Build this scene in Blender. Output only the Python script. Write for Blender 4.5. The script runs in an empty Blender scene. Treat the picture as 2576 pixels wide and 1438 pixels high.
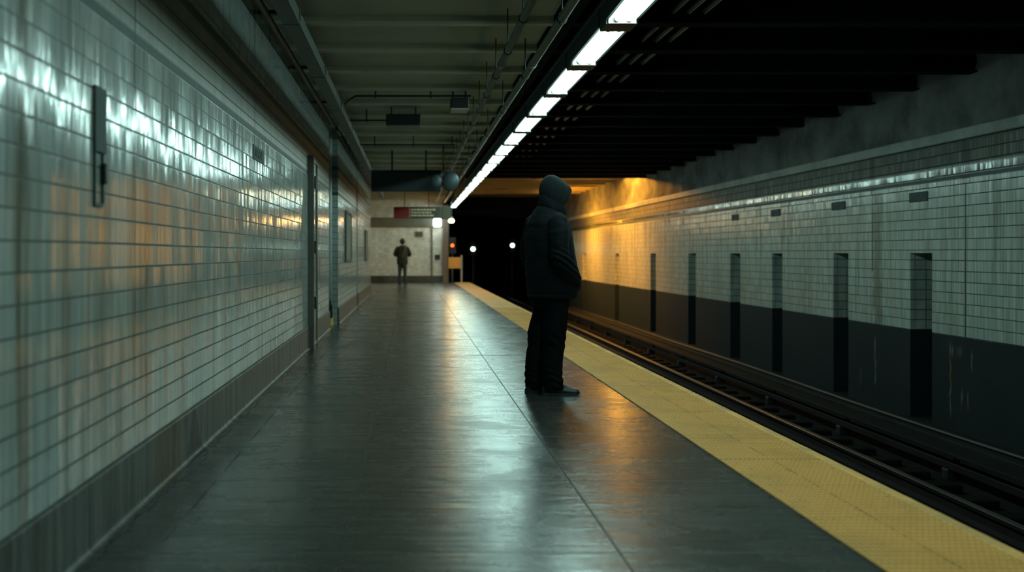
import bpy, bmesh, math, random
from mathutils import Vector, Matrix, noise as mnoise
random.seed(7)
PI = math.pi
scene = bpy.context.scene
C = scene.collection
HC = 1.14            # camera height above the platform
F = 2504.0           # focal length in pixels of the 2576 frame (35 mm lens)

# ------------------------------------------------------------------ objects
def link_mesh(name, me, mat=None, parent=None, smooth=False):
    o = bpy.data.objects.new(name, me)
    C.objects.link(o)
    if mat is not None:
        for m in (mat if isinstance(mat, (list, tuple)) else [mat]):
            me.materials.append(m)
    if parent is not None:
        o.parent = parent
    if smooth:
        for p in me.polygons: p.use_smooth = True
    return o

def obj(name, bm, mat=None, parent=None, smooth=False):
    me = bpy.data.meshes.new(name)
    bmesh.ops.recalc_face_normals(bm, faces=bm.faces[:])
    bm.to_mesh(me); bm.free()
    return link_mesh(name, me, mat, parent, smooth)

def tag(o, label, cat, group=None, kind=None):
    if label: o['label'] = label
    if cat: o['category'] = cat
    if group: o['group'] = group
    if kind: o['kind'] = kind
    return o

def struct(name, bm, mat, parent=None, smooth=False):
    o = obj(name, bm, mat, parent, smooth)
    if parent is None: o['kind'] = 'structure'
    return o

def thing(name, label, cat, loc=(0, 0, 0), rotz=0, group=None):
    o = bpy.data.objects.new(name, None); C.objects.link(o)
    o.empty_display_size = .1
    o.location = loc; o.rotation_euler = (0, 0, rotz)
    return tag(o, label, cat, group)

def dup(root, loc, label=None, group=None):
    r = root.copy(); C.objects.link(r); r.location = loc
    if label: r['label'] = label
    if group: r['group'] = group
    for ch in list(root.children):
        c = ch.copy(); C.objects.link(c); c.parent = r
        for g in list(ch.children):
            d = g.copy(); C.objects.link(d); d.parent = c
    return r

# ------------------------------------------------------------------ shapes
def NB(): return bmesh.new()

def box(bm, x0, x1, y0, y1, z0, z1, bev=0.0, seg=1, mi=0):
    vs = [bm.verts.new((x, y, z)) for x in (x0, x1) for y in (y0, y1) for z in (z0, z1)]
    fs = [(0, 1, 3, 2), (4, 6, 7, 5), (0, 4, 5, 1), (2, 3, 7, 6), (0, 2, 6, 4), (1, 5, 7, 3)]
    faces = [bm.faces.new([vs[i] for i in f]) for f in fs]
    for f in faces: f.material_index = mi
    if bev > 0:
        es = list({e for f in faces for e in f.edges})
        bmesh.ops.bevel(bm, geom=es, offset=bev, segments=seg, affect='EDGES', profile=.5)
    return bm

def frame_of(d):
    d = d.normalized()
    a = Vector((0, 0, 1)) if abs(d.z) < .9 else Vector((1, 0, 0))
    x = d.cross(a).normalized(); y = x.cross(d).normalized()
    return x, y

def cyl(bm, p0, p1, r, n=12, r2=None, caps=True, mi=0):
    p0 = Vector(p0); p1 = Vector(p1); r2 = r if r2 is None else r2
    x, y = frame_of(p1 - p0)
    A = [bm.verts.new(p0 + (x * math.cos(2*PI*i/n) + y * math.sin(2*PI*i/n)) * r) for i in range(n)]
    B = [bm.verts.new(p1 + (x * math.cos(2*PI*i/n) + y * math.sin(2*PI*i/n)) * r2) for i in range(n)]
    for i in range(n):
        f = bm.faces.new((A[i], A[(i+1) % n], B[(i+1) % n], B[i])); f.material_index = mi
    if caps:
        bm.faces.new(A[::-1]).material_index = mi
        bm.faces.new(B).material_index = mi
    return bm

def tube(bm, pts, r, n=10):
    for a, b in zip(pts[:-1], pts[1:]): cyl(bm, a, b, r, n)
    return bm

def sphere(bm, c, r, u=16, v=10, sc=(1, 1, 1)):
    m = Matrix.Translation(c) @ Matrix.Diagonal((r*sc[0], r*sc[1], r*sc[2], 1))
    bmesh.ops.create_uvsphere(bm, u_segments=u, v_segments=v, radius=1, matrix=m)
    return bm

def loft(bm, rings, n=28, close=True):
    """rings: (cx, cy, cz, a, b, tilt, power) horizontal super-ellipses; tilt drops the front."""
    R = []
    for r in rings:
        cx, cy, cz, a, b = r[:5]
        tilt = r[5] if len(r) > 5 else 0
        pw = r[6] if len(r) > 6 else 2.0
        L = []
        for i in range(n):
            t = 2*PI*i/n; c, s = math.cos(t), math.sin(t)
            k = (abs(c)**pw + abs(s)**pw) ** (-1/pw)
            L.append(bm.verts.new((cx + a*c*k, cy + b*s*k, cz - tilt*c*k)))
        R.append(L)
    for A, B in zip(R[:-1], R[1:]):
        for i in range(n): bm.faces.new((A[i], A[(i+1) % n], B[(i+1) % n], B[i]))
    if close:
        bm.faces.new(R[0][::-1]); bm.faces.new(R[-1])
    return R

def limb(bm, pts, n=18):
    """pts: (x, y, z, r): a tube of changing thickness with mitred joints."""
    P = [Vector(p[:3]) for p in pts]
    R = []
    up = Vector((0, 1, 0))
    for i, p in enumerate(P):
        d = (P[min(i+1, len(P)-1)] - P[max(i-1, 0)]).normalized()
        x = up.cross(d)
        if x.length < .1: x = Vector((1, 0, 0))
        x.normalize(); y = d.cross(x).normalized()
        R.append([bm.verts.new(p + (x*math.cos(2*PI*k/n) + y*math.sin(2*PI*k/n))*pts[i][3]) for k in range(n)])
    for A, B in zip(R[:-1], R[1:]):
        for i in range(n): bm.faces.new((A[i], A[(i+1) % n], B[(i+1) % n], B[i]))
    bm.faces.new(R[0][::-1]); bm.faces.new(R[-1])

def smooth_path(pts, k=6):
    out = []
    n = len(pts)
    for i in range(n-1):
        p0, p1, p2, p3 = pts[max(i-1, 0)], pts[i], pts[i+1], pts[min(i+2, n-1)]
        for j in range(k):
            t = j/k
            out.append(tuple(.5*((2*b) + (-a+c)*t + (2*a-5*b+4*c-d)*t*t + (-a+3*b-3*c+d)*t**3)
                             for a, b, c, d in zip(p0, p1, p2, p3)))
    out.append(pts[-1])
    return out

def remeshed(bm, voxel, smooth=4, fn=None, thin=None):
    """fuse overlapping closed shapes into one continuous skin and return its mesh"""
    bmesh.ops.recalc_face_normals(bm, faces=bm.faces[:])
    me = bpy.data.meshes.new('tmp'); bm.to_mesh(me); bm.free()
    o = bpy.data.objects.new('tmp', me); C.objects.link(o)
    m = o.modifiers.new('r', 'REMESH'); m.mode = 'VOXEL'; m.voxel_size = voxel
    s = o.modifiers.new('s', 'SMOOTH'); s.iterations = smooth; s.factor = .5
    dg = bpy.context.evaluated_depsgraph_get()
    out = bpy.data.meshes.new_from_object(o.evaluated_get(dg))
    bpy.data.objects.remove(o); bpy.data.meshes.remove(me)
    if fn:
        vn = [v.normal.copy() for v in out.vertices]
        for v, nn in zip(out.vertices, vn):
            v.co += nn * fn(v.co, nn)
    return out

def skinned(nodes, edges, sub=1):
    """nodes: list of (x,y,z,r) joints, edges between them -> continuous skin (bmesh)"""
    me = bpy.data.meshes.new('tmp')
    me.from_pydata([n[:3] for n in nodes], edges, [])
    o = bpy.data.objects.new('tmp', me); C.objects.link(o)
    o.modifiers.new('k', 'SKIN')
    if not me.skin_vertices: me.skin_vertices.new() if hasattr(me.skin_vertices, 'new') else None
    sk = me.skin_vertices[0].data
    for i, n in enumerate(nodes): sk[i].radius = (n[3], n[3])
    sk[0].use_root = True
    s = o.modifiers.new('s', 'SUBSURF'); s.levels = sub
    dg = bpy.context.evaluated_depsgraph_get()
    out = bpy.data.meshes.new_from_object(o.evaluated_get(dg))
    bm = bmesh.new(); bm.from_mesh(out)
    bpy.data.objects.remove(o); bpy.data.meshes.remove(me); bpy.data.meshes.remove(out)
    return bm

# ------------------------------------------------------------------ node helper
class N:
    def __init__(s, name):
        s.m = bpy.data.materials.new(name); s.m.use_nodes = True
        s.t = s.m.node_tree; s.n = s.t.nodes; s.n.clear()
        s.out = s.n.new('ShaderNodeOutputMaterial')
        s.co = s.n.new('ShaderNodeTexCoord').outputs['Object']
        s.geo = s.n.new('ShaderNodeNewGeometry')
    def lk(s, v, sock):
        if hasattr(v, 'is_linked') or isinstance(v, bpy.types.NodeSocket): s.t.links.new(v, sock)
        else:
            if sock.type == 'RGBA' and len(v) == 3: v = (*v, 1)
            sock.default_value = v
    def math(s, op, a, b=0.0, c=None):
        n = s.n.new('ShaderNodeMath'); n.operation = op
        s.lk(a, n.inputs[0]); s.lk(b, n.inputs[1])
        if c is not None: s.lk(c, n.inputs[2])
        return n.outputs[0]
    def sep(s, v):
        n = s.n.new('ShaderNodeSeparateXYZ'); s.lk(v, n.inputs[0]); return n.outputs
    def comb(s, x, y, z):
        n = s.n.new('ShaderNodeCombineXYZ')
        for i, v in enumerate((x, y, z)): s.lk(v, n.inputs[i])
        return n.outputs[0]
    def vmath(s, op, a, b=(0, 0, 0), scale=None):
        n = s.n.new('ShaderNodeVectorMath'); n.operation = op
        s.lk(a, n.inputs[0])
        if op == 'SCALE': s.lk(scale, n.inputs['Scale'])
        elif op != 'NORMALIZE': s.lk(b, n.inputs[1])
        return n.outputs[0]
    def mix(s, f, a, b, mode='MIX'):
        n = s.n.new('ShaderNodeMix'); n.data_type = 'RGBA'; n.blend_type = mode
        s.lk(f, n.inputs[0]); s.lk(a, n.inputs[6]); s.lk(b, n.inputs[7]); return n.outputs[2]
    def fmix(s, f, a, b):
        n = s.n.new('ShaderNodeMix'); n.data_type = 'FLOAT'
        s.lk(f, n.inputs[0]); s.lk(a, n.inputs[2]); s.lk(b, n.inputs[3]); return n.outputs[0]
    def noise(s, sc=(1, 1, 1), scale=1.0, detail=3, rough=.5, col=False, off=(0, 0, 0), dist=0):
        mp = s.n.new('ShaderNodeMapping'); s.lk(s.co, mp.inputs[0])
        mp.inputs['Scale'].default_value = sc; mp.inputs['Location'].default_value = off
        n = s.n.new('ShaderNodeTexNoise'); s.lk(mp.outputs[0], n.inputs['Vector'])
        n.inputs['Scale'].default_value = scale; n.inputs['Detail'].default_value = detail
        n.inputs['Roughness'].default_value = rough; n.inputs['Distortion'].default_value = dist
        return n.outputs[1 if col else 0]
    def white(s, v, col=False):
        n = s.n.new('ShaderNodeTexWhiteNoise'); n.noise_dimensions = '3D'; s.lk(v, n.inputs[0])
        return n.outputs[1 if col else 0]
    def step(s, v, a, b):
        n = s.n.new('ShaderNodeMapRange'); n.clamp = True; s.lk(v, n.inputs[0])
        n.inputs[1].default_value = a; n.inputs[2].default_value = b
        return n.outputs[0]
    def bump(s, h, strength=.3, dist=.01, normal=None):
        n = s.n.new('ShaderNodeBump'); s.lk(h, n.inputs['Height'])
        n.inputs['Strength'].default_value = strength; n.inputs['Distance'].default_value = dist
        if normal is not None: s.lk(normal, n.inputs['Normal'])
        return n.outputs[0]
    def line(s, v, pos, half):
        """1 on a line where |v-pos| < half"""
        d = s.math('ABSOLUTE', s.math('SUBTRACT', v, pos))
        return s.math('SUBTRACT', 1.0, s.step(d, half*.6, half*1.3))
    def band(s, v, a, b, soft=.004):
        return s.math('MULTIPLY', s.step(v, a-soft, a+soft), s.math('SUBTRACT', 1.0, s.step(v, b-soft, b+soft)))
    def bsdf(s, col, rough=.6, metal=0.0, normal=None, spec=.5, coat=0.0, coatr=.1, sheen=0.0, ecol=None, es=0.0):
        p = s.n.new('ShaderNodeBsdfPrincipled')
        s.lk(col, p.inputs['Base Color']); s.lk(rough, p.inputs['Roughness']); s.lk(metal, p.inputs['Metallic'])
        s.lk(spec, p.inputs['Specular IOR Level'])
        s.lk(coat, p.inputs['Coat Weight']); s.lk(coatr, p.inputs['Coat Roughness'])
        s.lk(sheen, p.inputs['Sheen Weight'])
        if normal is not None: s.lk(normal, p.inputs['Normal'])
        if ecol is not None:
            s.lk(ecol, p.inputs['Emission Color']); s.lk(es, p.inputs['Emission Strength'])
        s.t.links.new(p.outputs[0], s.out.inputs[0])
        return s.m

def plain(name, col, rough=.6, metal=0.0, var=.15, scale=8, spec=.5, sheen=0.0, bump=.0):
    m = N(name)
    n = m.noise(scale=scale, detail=4)
    c = m.mix(n, tuple(v*(1-var) for v in col), tuple(v*(1+var) for v in col))
    nr = m.bump(m.noise(scale=scale*6, detail=3), bump, .01) if bump else None
    return m.bsdf(c, rough, metal, nr, spec, sheen=sheen)

def emit(name, col, strength):
    m = N(name)
    e = m.n.new('ShaderNodeEmission')
    e.inputs[0].default_value = (*col, 1); e.inputs[1].default_value = strength
    m.t.links.new(e.outputs[0], m.out.inputs[0])
    return m.m

def tile_mat(name, course, width, z0, paint_z=None, frieze=(2.11, 2.53), joints=(), vgrout=.0022, hgrout=.0045,
             base=(.38, .435, .425), tilt=.05, left=True, dirt=1.0):
    m = N(name)
    vk = (.22, .9) if left else (.5, 1.0)
    x, y, z = m.sep(m.co)
    ny = m.math('GREATER_THAN', m.math('ABSOLUTE', m.sep(m.geo.outputs['True Normal'])[1]), .5)
    u0 = m.fmix(ny, y, m.math('ADD', x, .03))
    wob = m.math('MULTIPLY', m.math('SUBTRACT', m.noise((1, .5, 3), 1.0, 2), .5), .012)
    zz = m.math('ADD', z, wob)
    u = m.math('DIVIDE', u0, m.fmix(ny, width, .14)); v = m.math('DIVIDE', m.math('SUBTRACT', zz, z0), course)
    fu = m.math('FLOOR', u); fv = m.math('FLOOR', v)
    cell = m.comb(fu, fv, 0.0)
    rnd = m.white(cell, True); r1 = m.sep(rnd)
    # distance to the joints
    pu = m.math('FRACT', u); pv = m.math('FRACT', v)
    du = m.math('MULTIPLY', m.math('MINIMUM', pu, m.math('SUBTRACT', 1.0, pu)), width)
    dv = m.math('MULTIPLY', m.math('MINIMUM', pv, m.math('SUBTRACT', 1.0, pv)), course)
    gu = m.math('SUBTRACT', 1.0, m.step(du, vgrout*.5, vgrout*1.3))
    gv = m.math('SUBTRACT', 1.0, m.step(dv, hgrout*.5, hgrout*1.3))
    # vertical joints differ in how dirty they are
    vis = m.step(m.white(m.comb(m.math('ROUND', u), m.math('FLOOR', m.math('DIVIDE', v, 3.0)), 4.0)), .15, 1.0)
    gu = m.math('MULTIPLY', gu, m.fmix(m.math('POWER', vis, 2.2), *vk))
    g = m.math('MAXIMUM', gu, gv)
    # body colour with per tile tint and dirt that ran down the wall
    tint = m.mix(m.white(m.comb(fu, m.math('FLOOR', m.math('DIVIDE', fv, 5.0)), 2.0)) if left else r1[0], tuple(b*.86 for b in base), tuple(min(1, b*1.1) for b in base))
    streak = m.noise((1.2, 9, .35), 1.6, 4, .62)
    fine = m.noise((3, 38, .8), 1.0, 3, .6, off=(3, 1, 0))
    big = m.noise((.7, .9, .25), 1.5, 3, .6, off=(9, 2, 5))
    c = m.mix(m.math('MULTIPLY', m.step(streak, .5, .78), .75*dirt), tint, (.11, .105, .072))
    c = m.mix(m.math('MULTIPLY', m.step(fine, .48, .74), .6*dirt), c, (.12, .14, .125))
    c = m.mix(m.math('MULTIPLY', m.step(big, .52, .75), .35*dirt), c, (.22, .2, .14))
    if left:
        # thin dark runs, hair fine, that cross several courses
        for fy, off, a, b, k_ in ((58, (2, 2, 2), .60, .72, .7), (24, (6, 1, 4), .60, .74, .55)):
            c = m.mix(m.math('MULTIPLY', m.step(m.noise((1, fy, .9), 1.0, 3, .55, off=off), a, b), k_), c, (.045, .055, .045))
        gs = m.math('MULTIPLY', m.step(m.noise((1, 3.2, .5), 1.0, 4, .6, off=(3, 9, 7)), .50, .68), .5)
        c = m.mix(gs, c, (.10, .115, .095))
        # rusty runs down from leaks
        for py, w, s_ in ((3.17, .05, .75), (4.62, .09, .45), (4.45, .04, .6), (2.95, .03, .5), (6.1, .03, .35), (5.3, .03, .3)):
            k = m.line(m.math('ADD', y, m.math('MULTIPLY', m.math('SUBTRACT', m.noise((1, 1, 1), 2.0, 3), .5), .07)), py, w)
            k = m.math('MULTIPLY', k, m.math('MULTIPLY', m.step(m.noise((2, 30, 1.2), 1.0, 3), .3, .6), s_))
            c = m.mix(k, c, (.085, .075, .045))
    if frieze:
        fr = m.band(z, frieze[0], frieze[1])
        fcol = m.mix(m.noise((2, 7, 2), 1.5, 4), *(((.12, .145, .135), (.27, .30, .26)) if left else ((.012, .022, .02), (.075, .085, .07))))
        fcol = m.mix(m.math('POWER', r1[2], 1.0 if left else 3.0), fcol, m.mix(.5, fcol, (.17, .18, .15)))
        c = m.mix(fr, c, fcol)
        up = m.step(z, frieze[1]-.005, frieze[1]+.005)
        c = m.mix(m.math('MULTIPLY', up, .4), c, (.15, .19, .185))
        if not left:
            # soot that washed down over the frieze and the first courses
            st = m.math('MULTIPLY', m.step(m.noise((1, 6, .22), 1.1, 4, .7, off=(8, 3, 1)), .50, .68), m.step(z, .7, 2.2))
            c = m.mix(m.math('MULTIPLY', st, .85), c, (.03, .032, .022))
            c = m.mix(m.math('MULTIPLY', m.line(m.math('ADD', y, m.math('MULTIPLY', m.math('SUBTRACT', m.noise((1, 1, 2), 2.0, 3), .5), .2)), 13.55, .12), .55), c, (.07, .06, .035))
        for zb in frieze:
            c = m.mix(m.math('MULTIPLY', m.line(z, zb, .026), .95), c, (.014, .042, .042))
    c = m.mix(m.math('MULTIPLY', g, .93), c, (.022, .03, .028))
    for j, zmin, hw in joints:
        k = m.math('MULTIPLY', m.line(y, j, hw), m.math('GREATER_THAN', z, zmin))
        c = m.mix(m.math('MULTIPLY', k, .9), c, (.014, .018, .016))
    rough = m.fmix(g, m.fmix(m.math('MAXIMUM', m.step(streak, .5, .8), m.step(fine, .5, .85)), (.10 if left else .20), .32), .9)
    if frieze: rough = m.fmix(fr, rough, m.math('ADD', rough, .12 if left else m.fmix(m.step(z, 2.14, 2.19), -.08, .38)))
    if frieze:
        for zb in frieze: rough = m.fmix(m.line(z, zb, .026), rough, .62)
        rough = m.fmix(m.math('MULTIPLY', fr, .45 if left else 0.0), rough, .6)
    spec = .5
    if paint_z is not None: spec = m.fmix(m.step(z, paint_z-.006, paint_z+.006), .12, .5)
    # tiles set slightly out of true, glaze that ripples from side to side
    wav = m.math('SUBTRACT', m.noise((4, 42, 2), 1.0, 3, .6, off=(0, 7, 1)), .5)
    tl = m.vmath('SUBTRACT', rnd, (.5, .5, .5))
    tx = m.sep(tl)
    wz = m.math('SUBTRACT', m.noise((4, 55, 1.6), 1.0, 2, .6, off=(5, 2, 8)), .5)
    if left:
        colr = m.math('SUBTRACT', m.white(m.comb(fu, m.math('FLOOR', m.math('DIVIDE', fv, 4.0)), 9.0)), .5)
        tx = [m.math('MULTIPLY', tx[0], .3), m.math('ADD', m.math('MULTIPLY', tx[1], .15), m.math('MULTIPLY', colr, .6)), m.math('ADD', m.math('MULTIPLY', tx[2], .12), m.math('MULTIPLY', wz, 2.6))]
    add = m.comb(m.math('MULTIPLY', m.math('ADD', tx[0], m.math('MULTIPLY', wav, 1.2)), tilt*1.7),
                 m.math('MULTIPLY', m.math('ADD', tx[1], m.math('MULTIPLY', wav, 1.5)), tilt*1.7),
                 m.math('MULTIPLY', m.math('ADD', tx[2], wav), tilt*.5))
    nrm = m.vmath('NORMALIZE', m.vmath('ADD', m.geo.outputs['Normal'], add))
    if paint_z is not None:
        low = m.math('SUBTRACT', 1.0, m.step(m.math('ADD', z, m.math('MULTIPLY', m.math('SUBTRACT', m.noise(scale=30), .5), .02)), paint_z-.006, paint_z+.006))
        dark = m.mix(m.noise((1, 2, .8), 2.0, 4), (.006, .0115, .0135), (.013, .021, .023))
        # lime runs and rust where the paint has gone
        lime = None
        for (ly, lz0, lz1, w) in ((13.62, -.62, -.02, .035), (12.15-.55, -.05, .04, .12), (11.72, -.75, .08, .018), (11.35, -.62, -.4, .02), (11.48, -.66, -.42, .018), (14.05, -.68, -.5, .04), (11.28, -.16, .03, .02)):
            k = m.math('MULTIPLY', m.line(m.math('ADD', y, m.math('MULTIPLY', m.math('SUBTRACT', m.noise((1, 1, 2), 3.0, 3), .5), .12)), ly, w), m.band(z, lz0, lz1, .05))
            lime = k if lime is None else m.math('MAXIMUM', lime, k)
        lime = m.math('MULTIPLY', lime, m.step(m.noise((4, 22, 3), 1.0, 4, .7), .42, .62))
        dark = m.mix(lime, dark, m.mix(m.step(m.noise((1, 2, 2), 2.0), .4, .6), (.09, .055, .025), (.09, .125, .12)))
        c = m.mix(low, c, dark)
        rough = m.fmix(low, rough, .6)
        g = m.math('MULTIPLY', g, m.math('SUBTRACT', 1.0, low))
        nrm = m.vmath('NORMALIZE', m.vmath('ADD', m.vmath('SCALE', nrm, scale=m.math('SUBTRACT', 1.0, low)), m.vmath('SCALE', m.geo.outputs['Normal'], scale=m.math('ADD', low, .0001))))
    nb = m.bump(m.math('SUBTRACT', 1.0, g), .12, .002, nrm)
    return m.bsdf(c, rough, 0.0, nb, spec)

# ------------------------------------------------------------------ materials
M = {}
M['tile_left'] = tile_mat('glazed tile left', .1012, .076, .27, frieze=(2.11, 2.53),
                          joints=((4.47, 1.65, .012), (7.9, 1.9, .02), (11.45, 1.9, .012), (4.47, 0, .004), (2.6, 0, .006)))
M['tile_right'] = tile_mat('glazed tile right', .126, .055, .18, paint_z=.18, frieze=(2.03, 2.45), left=False, tilt=.05,
                           base=(.36, .41, .38), vgrout=.003, hgrout=.007,
                           joints=((11.4, .18, .014), (13.7, .9, .02), (13.7, 1.95, .07), (11.4, 1.95, .09), (18.3, 1.2, .02), (18.3, 1.95, .09), (24.5, 1.9, .08)))
M['tile_end'] = tile_mat('glazed tile end', .1012, .12, .27, frieze=None, base=(.80, .82, .76), left=False, dirt=.3, vgrout=.0012, hgrout=.0022)

def floor_mat():
    m = N('worn wet concrete')
    x, y, z = m.sep(m.co)
    big = m.noise((.7, .45, 1), 1.3, 4, .6)
    pat = m.noise((1, 1.6, 1), 3.2, 5, .65, off=(4, 4, 0))
    c = m.mix(big, (.034, .040, .037), (.064, .064, .055))
    c = m.mix(m.math('MULTIPLY', m.step(pat, .45, .7), .6), c, (.022, .027, .027))
    c = m.mix(m.math('MULTIPLY', m.step(m.noise((1, .6, 1), 2.1, 4, .6, off=(7, 1, 2)), .55, .75), .5), c, (.085, .072, .05))
    fine = m.noise(scale=26, detail=4)
    c = m.mix(m.math('MULTIPLY', m.step(fine, .5, .75), .35), c, (.02, .025, .025))
    # darker towards the left wall
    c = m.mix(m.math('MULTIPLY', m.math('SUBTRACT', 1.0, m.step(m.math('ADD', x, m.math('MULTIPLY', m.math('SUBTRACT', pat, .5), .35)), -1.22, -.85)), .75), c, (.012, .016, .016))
    g = m.math('MAXIMUM', m.line(x, .797, .0055), m.line(x, -.262, .004))
    g = m.math('MAXIMUM', g, m.math('MULTIPLY', m.line(x, -.98, .006), m.step(m.noise((1, .7, 1), 2.0), .45, .55)))
    py = m.math('FRACT', m.math('DIVIDE', m.math('SUBTRACT', y, 6.2), 1.2))
    dy = m.math('MULTIPLY', m.math('MINIMUM', py, m.math('SUBTRACT', 1.0, py)), 1.2)
    g = m.math('MAXIMUM', g, m.math('MULTIPLY', m.math('SUBTRACT', 1.0, m.step(dy, .003, .008)), m.step(m.noise((.8, .3, 1), 1.4), .3, .6)))
    # a gaping crack beside the far joint
    yc = m.math('ADD', y, m.math('MULTIPLY', m.math('SUBTRACT', m.noise((1, .05, 1), 2.4, 2), .5), .14))
    ck = m.math('MULTIPLY', m.line(yc, 11.2, .028), m.band(x, .62, 1.28, .02))
    g2 = m.math('MAXIMUM', g, ck)
    c = m.mix(m.math('MULTIPLY', g2, .85), c, (.008, .01, .01))
    wet = m.fmix(m.step(m.noise((1.3, 1.6, 1), 1.5, 5, .7, off=(2, 5, 9)), .36, .58), .35, 1.0)
    rough = m.fmix(wet, .32, .19)
    rough = m.math('ADD', rough, m.math('MULTIPLY', m.step(pat, .35, .75), .12))
    rough = m.fmix(g2, rough, .9)
    rip = m.noise((1.1, 6.5, 1), 1.6, 5, .62)
    rip2 = m.noise((.9, 22, 1), 1.0, 3, .55, off=(1, 2, 0))
    h = m.math('ADD', m.math('MULTIPLY', rip, 1.0), m.math('MULTIPLY', rip2, .3))
    nb = m.bump(h, .75, .012)
    nb = m.bump(fine, .12, .004, nb)
    return m.bsdf(c, rough, 0.0, nb, .5, coat=m.math('MULTIPLY', wet, .5), coatr=.25)
M['floor'] = floor_mat()

def concrete(name, a, b, stain, sc=2.0, rough=.8, bump=.4, streaky=False, amt=.7, spec=.4):
    m = N(name)
    n1 = m.noise((1, 1, 1), sc, 5, .65)
    n2 = m.noise((1.5, 5, .4) if streaky else (1, 1, 1), sc*.8, 4, .6, off=(5, 1, 3))
    c = m.mix(n1, a, b)
    c = m.mix(m.math('MULTIPLY', m.step(n2, .45, .72), amt), c, stain)
    nb = m.bump(m.math('ADD', n1, m.math('MULTIPLY', m.noise(scale=sc*12, detail=4), .3)), bump, .02)
    return m.bsdf(c, rough, 0.0, nb, spec)

def base_mat():
    m = N('stained concrete base')
    x, y, z = m.sep(m.co)
    n1 = m.noise((1, 2.2, .7), 2.6, 5, .65); n2 = m.noise((1, 9, .5), 1.3, 4, .65, off=(5, 1, 3))
    c = m.mix(n1, (.04, .052, .05), (.10, .108, .095))
    c = m.mix(m.math('MULTIPLY', m.step(n2, .42, .66), .75), c, (.028, .027, .02))
    c = m.mix(m.math('MULTIPLY', m.step(m.noise((1, 14, .6), 1.2, 3, .6, off=(1, 8, 3)), .56, .7), .5), c, (.17, .19, .17))
    c = m.mix(m.math('MULTIPLY', m.line(y, 5.02, .28), .8), c, m.mix(n1, (.03, .024, .012), (.085, .062, .03)))
    w = m.math('SUBTRACT', .20, m.math('MULTIPLY', z, .62))
    k = m.math('LESS_THAN', m.math('ABSOLUTE', m.math('SUBTRACT', y, 5.62)), w)
    c = m.mix(m.math('MULTIPLY', k, .85), c, (.006, .010, .010))
    for jy in (3.05, 4.1, 6.5, 7.4, 8.6, 9.8):
        c = m.mix(m.math('MULTIPLY', m.line(y, jy, .007), .8), c, (.008, .01, .01))
    nb = m.bump(m.math('ADD', n1, m.math('MULTIPLY', m.noise(scale=30, detail=4), .3)), .4, .02)
    return m.bsdf(c, m.fmix(n2, .35, .7), 0.0, nb, .4)
M['base'] = base_mat()
M['upper'] = concrete('sooty rough concrete', (.022, .03, .031), (.20, .215, .21), (.008, .011, .011), 1.3, .9, 1.0, amt=.9)
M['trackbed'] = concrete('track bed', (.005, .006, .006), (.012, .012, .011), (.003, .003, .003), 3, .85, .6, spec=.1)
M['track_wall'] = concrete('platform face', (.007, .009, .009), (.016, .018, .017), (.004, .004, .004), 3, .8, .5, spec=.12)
M['soot'] = concrete('soot black ceiling', (.003, .0055, .006), (.007, .011, .012), (.002, .004, .0045), 2, .9, .3, spec=.1)
M['ceil'] = concrete('painted ceiling', (.33, .325, .235), (.46, .45, .33), (.21, .20, .14), 1.4, .75, .25, amt=.5)
M['flange'] = concrete('pale beam edge', (.42, .40, .30), (.58, .55, .42), (.3, .28, .2), 2.0, .7, .1, amt=.4)
M['ceil_far'] = concrete('ochre ceiling', (.30, .26, .17), (.42, .37, .24), (.2, .16, .1), 1.0, .8, .3)
M['ledge'] = concrete('pale ledge', (.15, .18, .17), (.24, .27, .25), (.07, .08, .075), 2.5, .55, .3)
M['header'] = concrete('grey header', (.14, .14, .11), (.19, .19, .15), (.1, .1, .08), 2)
M['brown'] = plain('brown steel', (.16, .11, .09), .6)

def yellow_mat(name, seams=True):
    m = N(name)
    x, y, z = m.sep(m.co)
    n = m.noise((1, 1, 1), 5, 5, .65)
    c = m.mix(n, (.85, .42, .105), (.98, .52, .16))
    c = m.mix(m.math('MULTIPLY', m.step(m.noise((1, 1, 1), 1.7, 4, .7, off=(3, 3, 3)), .48, .72), .55), c, (.30, .21, .075))
    c = m.mix(m.math('MULTIPLY', m.step(m.noise((1, 1, 1), 22, 3, .7), .62, .7), .6), c, (.12, .085, .035))
    if seams:
        g = m.math('MULTIPLY', m.line(x, 1.985, .004), m.step(m.noise(scale=7), .4, .6))
        p = m.math('FRACT', m.math('DIVIDE', y, .61))
        d = m.math('MULTIPLY', m.math('MINIMUM', p, m.math('SUBTRACT', 1.0, p)), .61)
        g = m.math('MAXIMUM', g, m.math('MULTIPLY', m.math('SUBTRACT', 1.0, m.step(d, .002, .006)), .6))
        c = m.mix(g, c, (.05, .04, .02))
    else:
        c = m.mix(m.math('MULTIPLY', m.step(m.noise((1, .6, 1), 2.2, 4, .7), .42, .6), .6), c, (.32, .24, .12))
    if seams:   # darker yellow-brown between the studs so they stand out, tops paler
        c = m.mix(m.math('MULTIPLY', m.math('SUBTRACT', 1.0, m.step(z, .0065, .0105)), .58), c, m.mix(n, (.30, .15, .035), (.46, .24, .055)))
    nb = m.bump(n, .2, .004)
    return m.bsdf(c, m.fmix(n, .42, .7), 0.0, nb, .4)
M['tactile'] = yellow_mat('yellow tactile rubber')
M['yellow_edge'] = yellow_mat('worn yellow paint', False)
M['gap'] = plain('black gap filler', (.015, .014, .012), .8)
M['steel'] = plain('dull steel', (.11, .13, .135), .45, .6)
M['duct'] = plain('painted duct', (.14, .17, .17), .5, .0, .2, 3)
M['conduit'] = plain('grey conduit', (.17, .18, .15), .45, .2, .25, 5)
M['conduit_dark'] = plain('dark conduit', (.03, .035, .033), .5, .2)
M['housing'] = plain('lamp housing', (.03, .05, .052), .5, .1)
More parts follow.
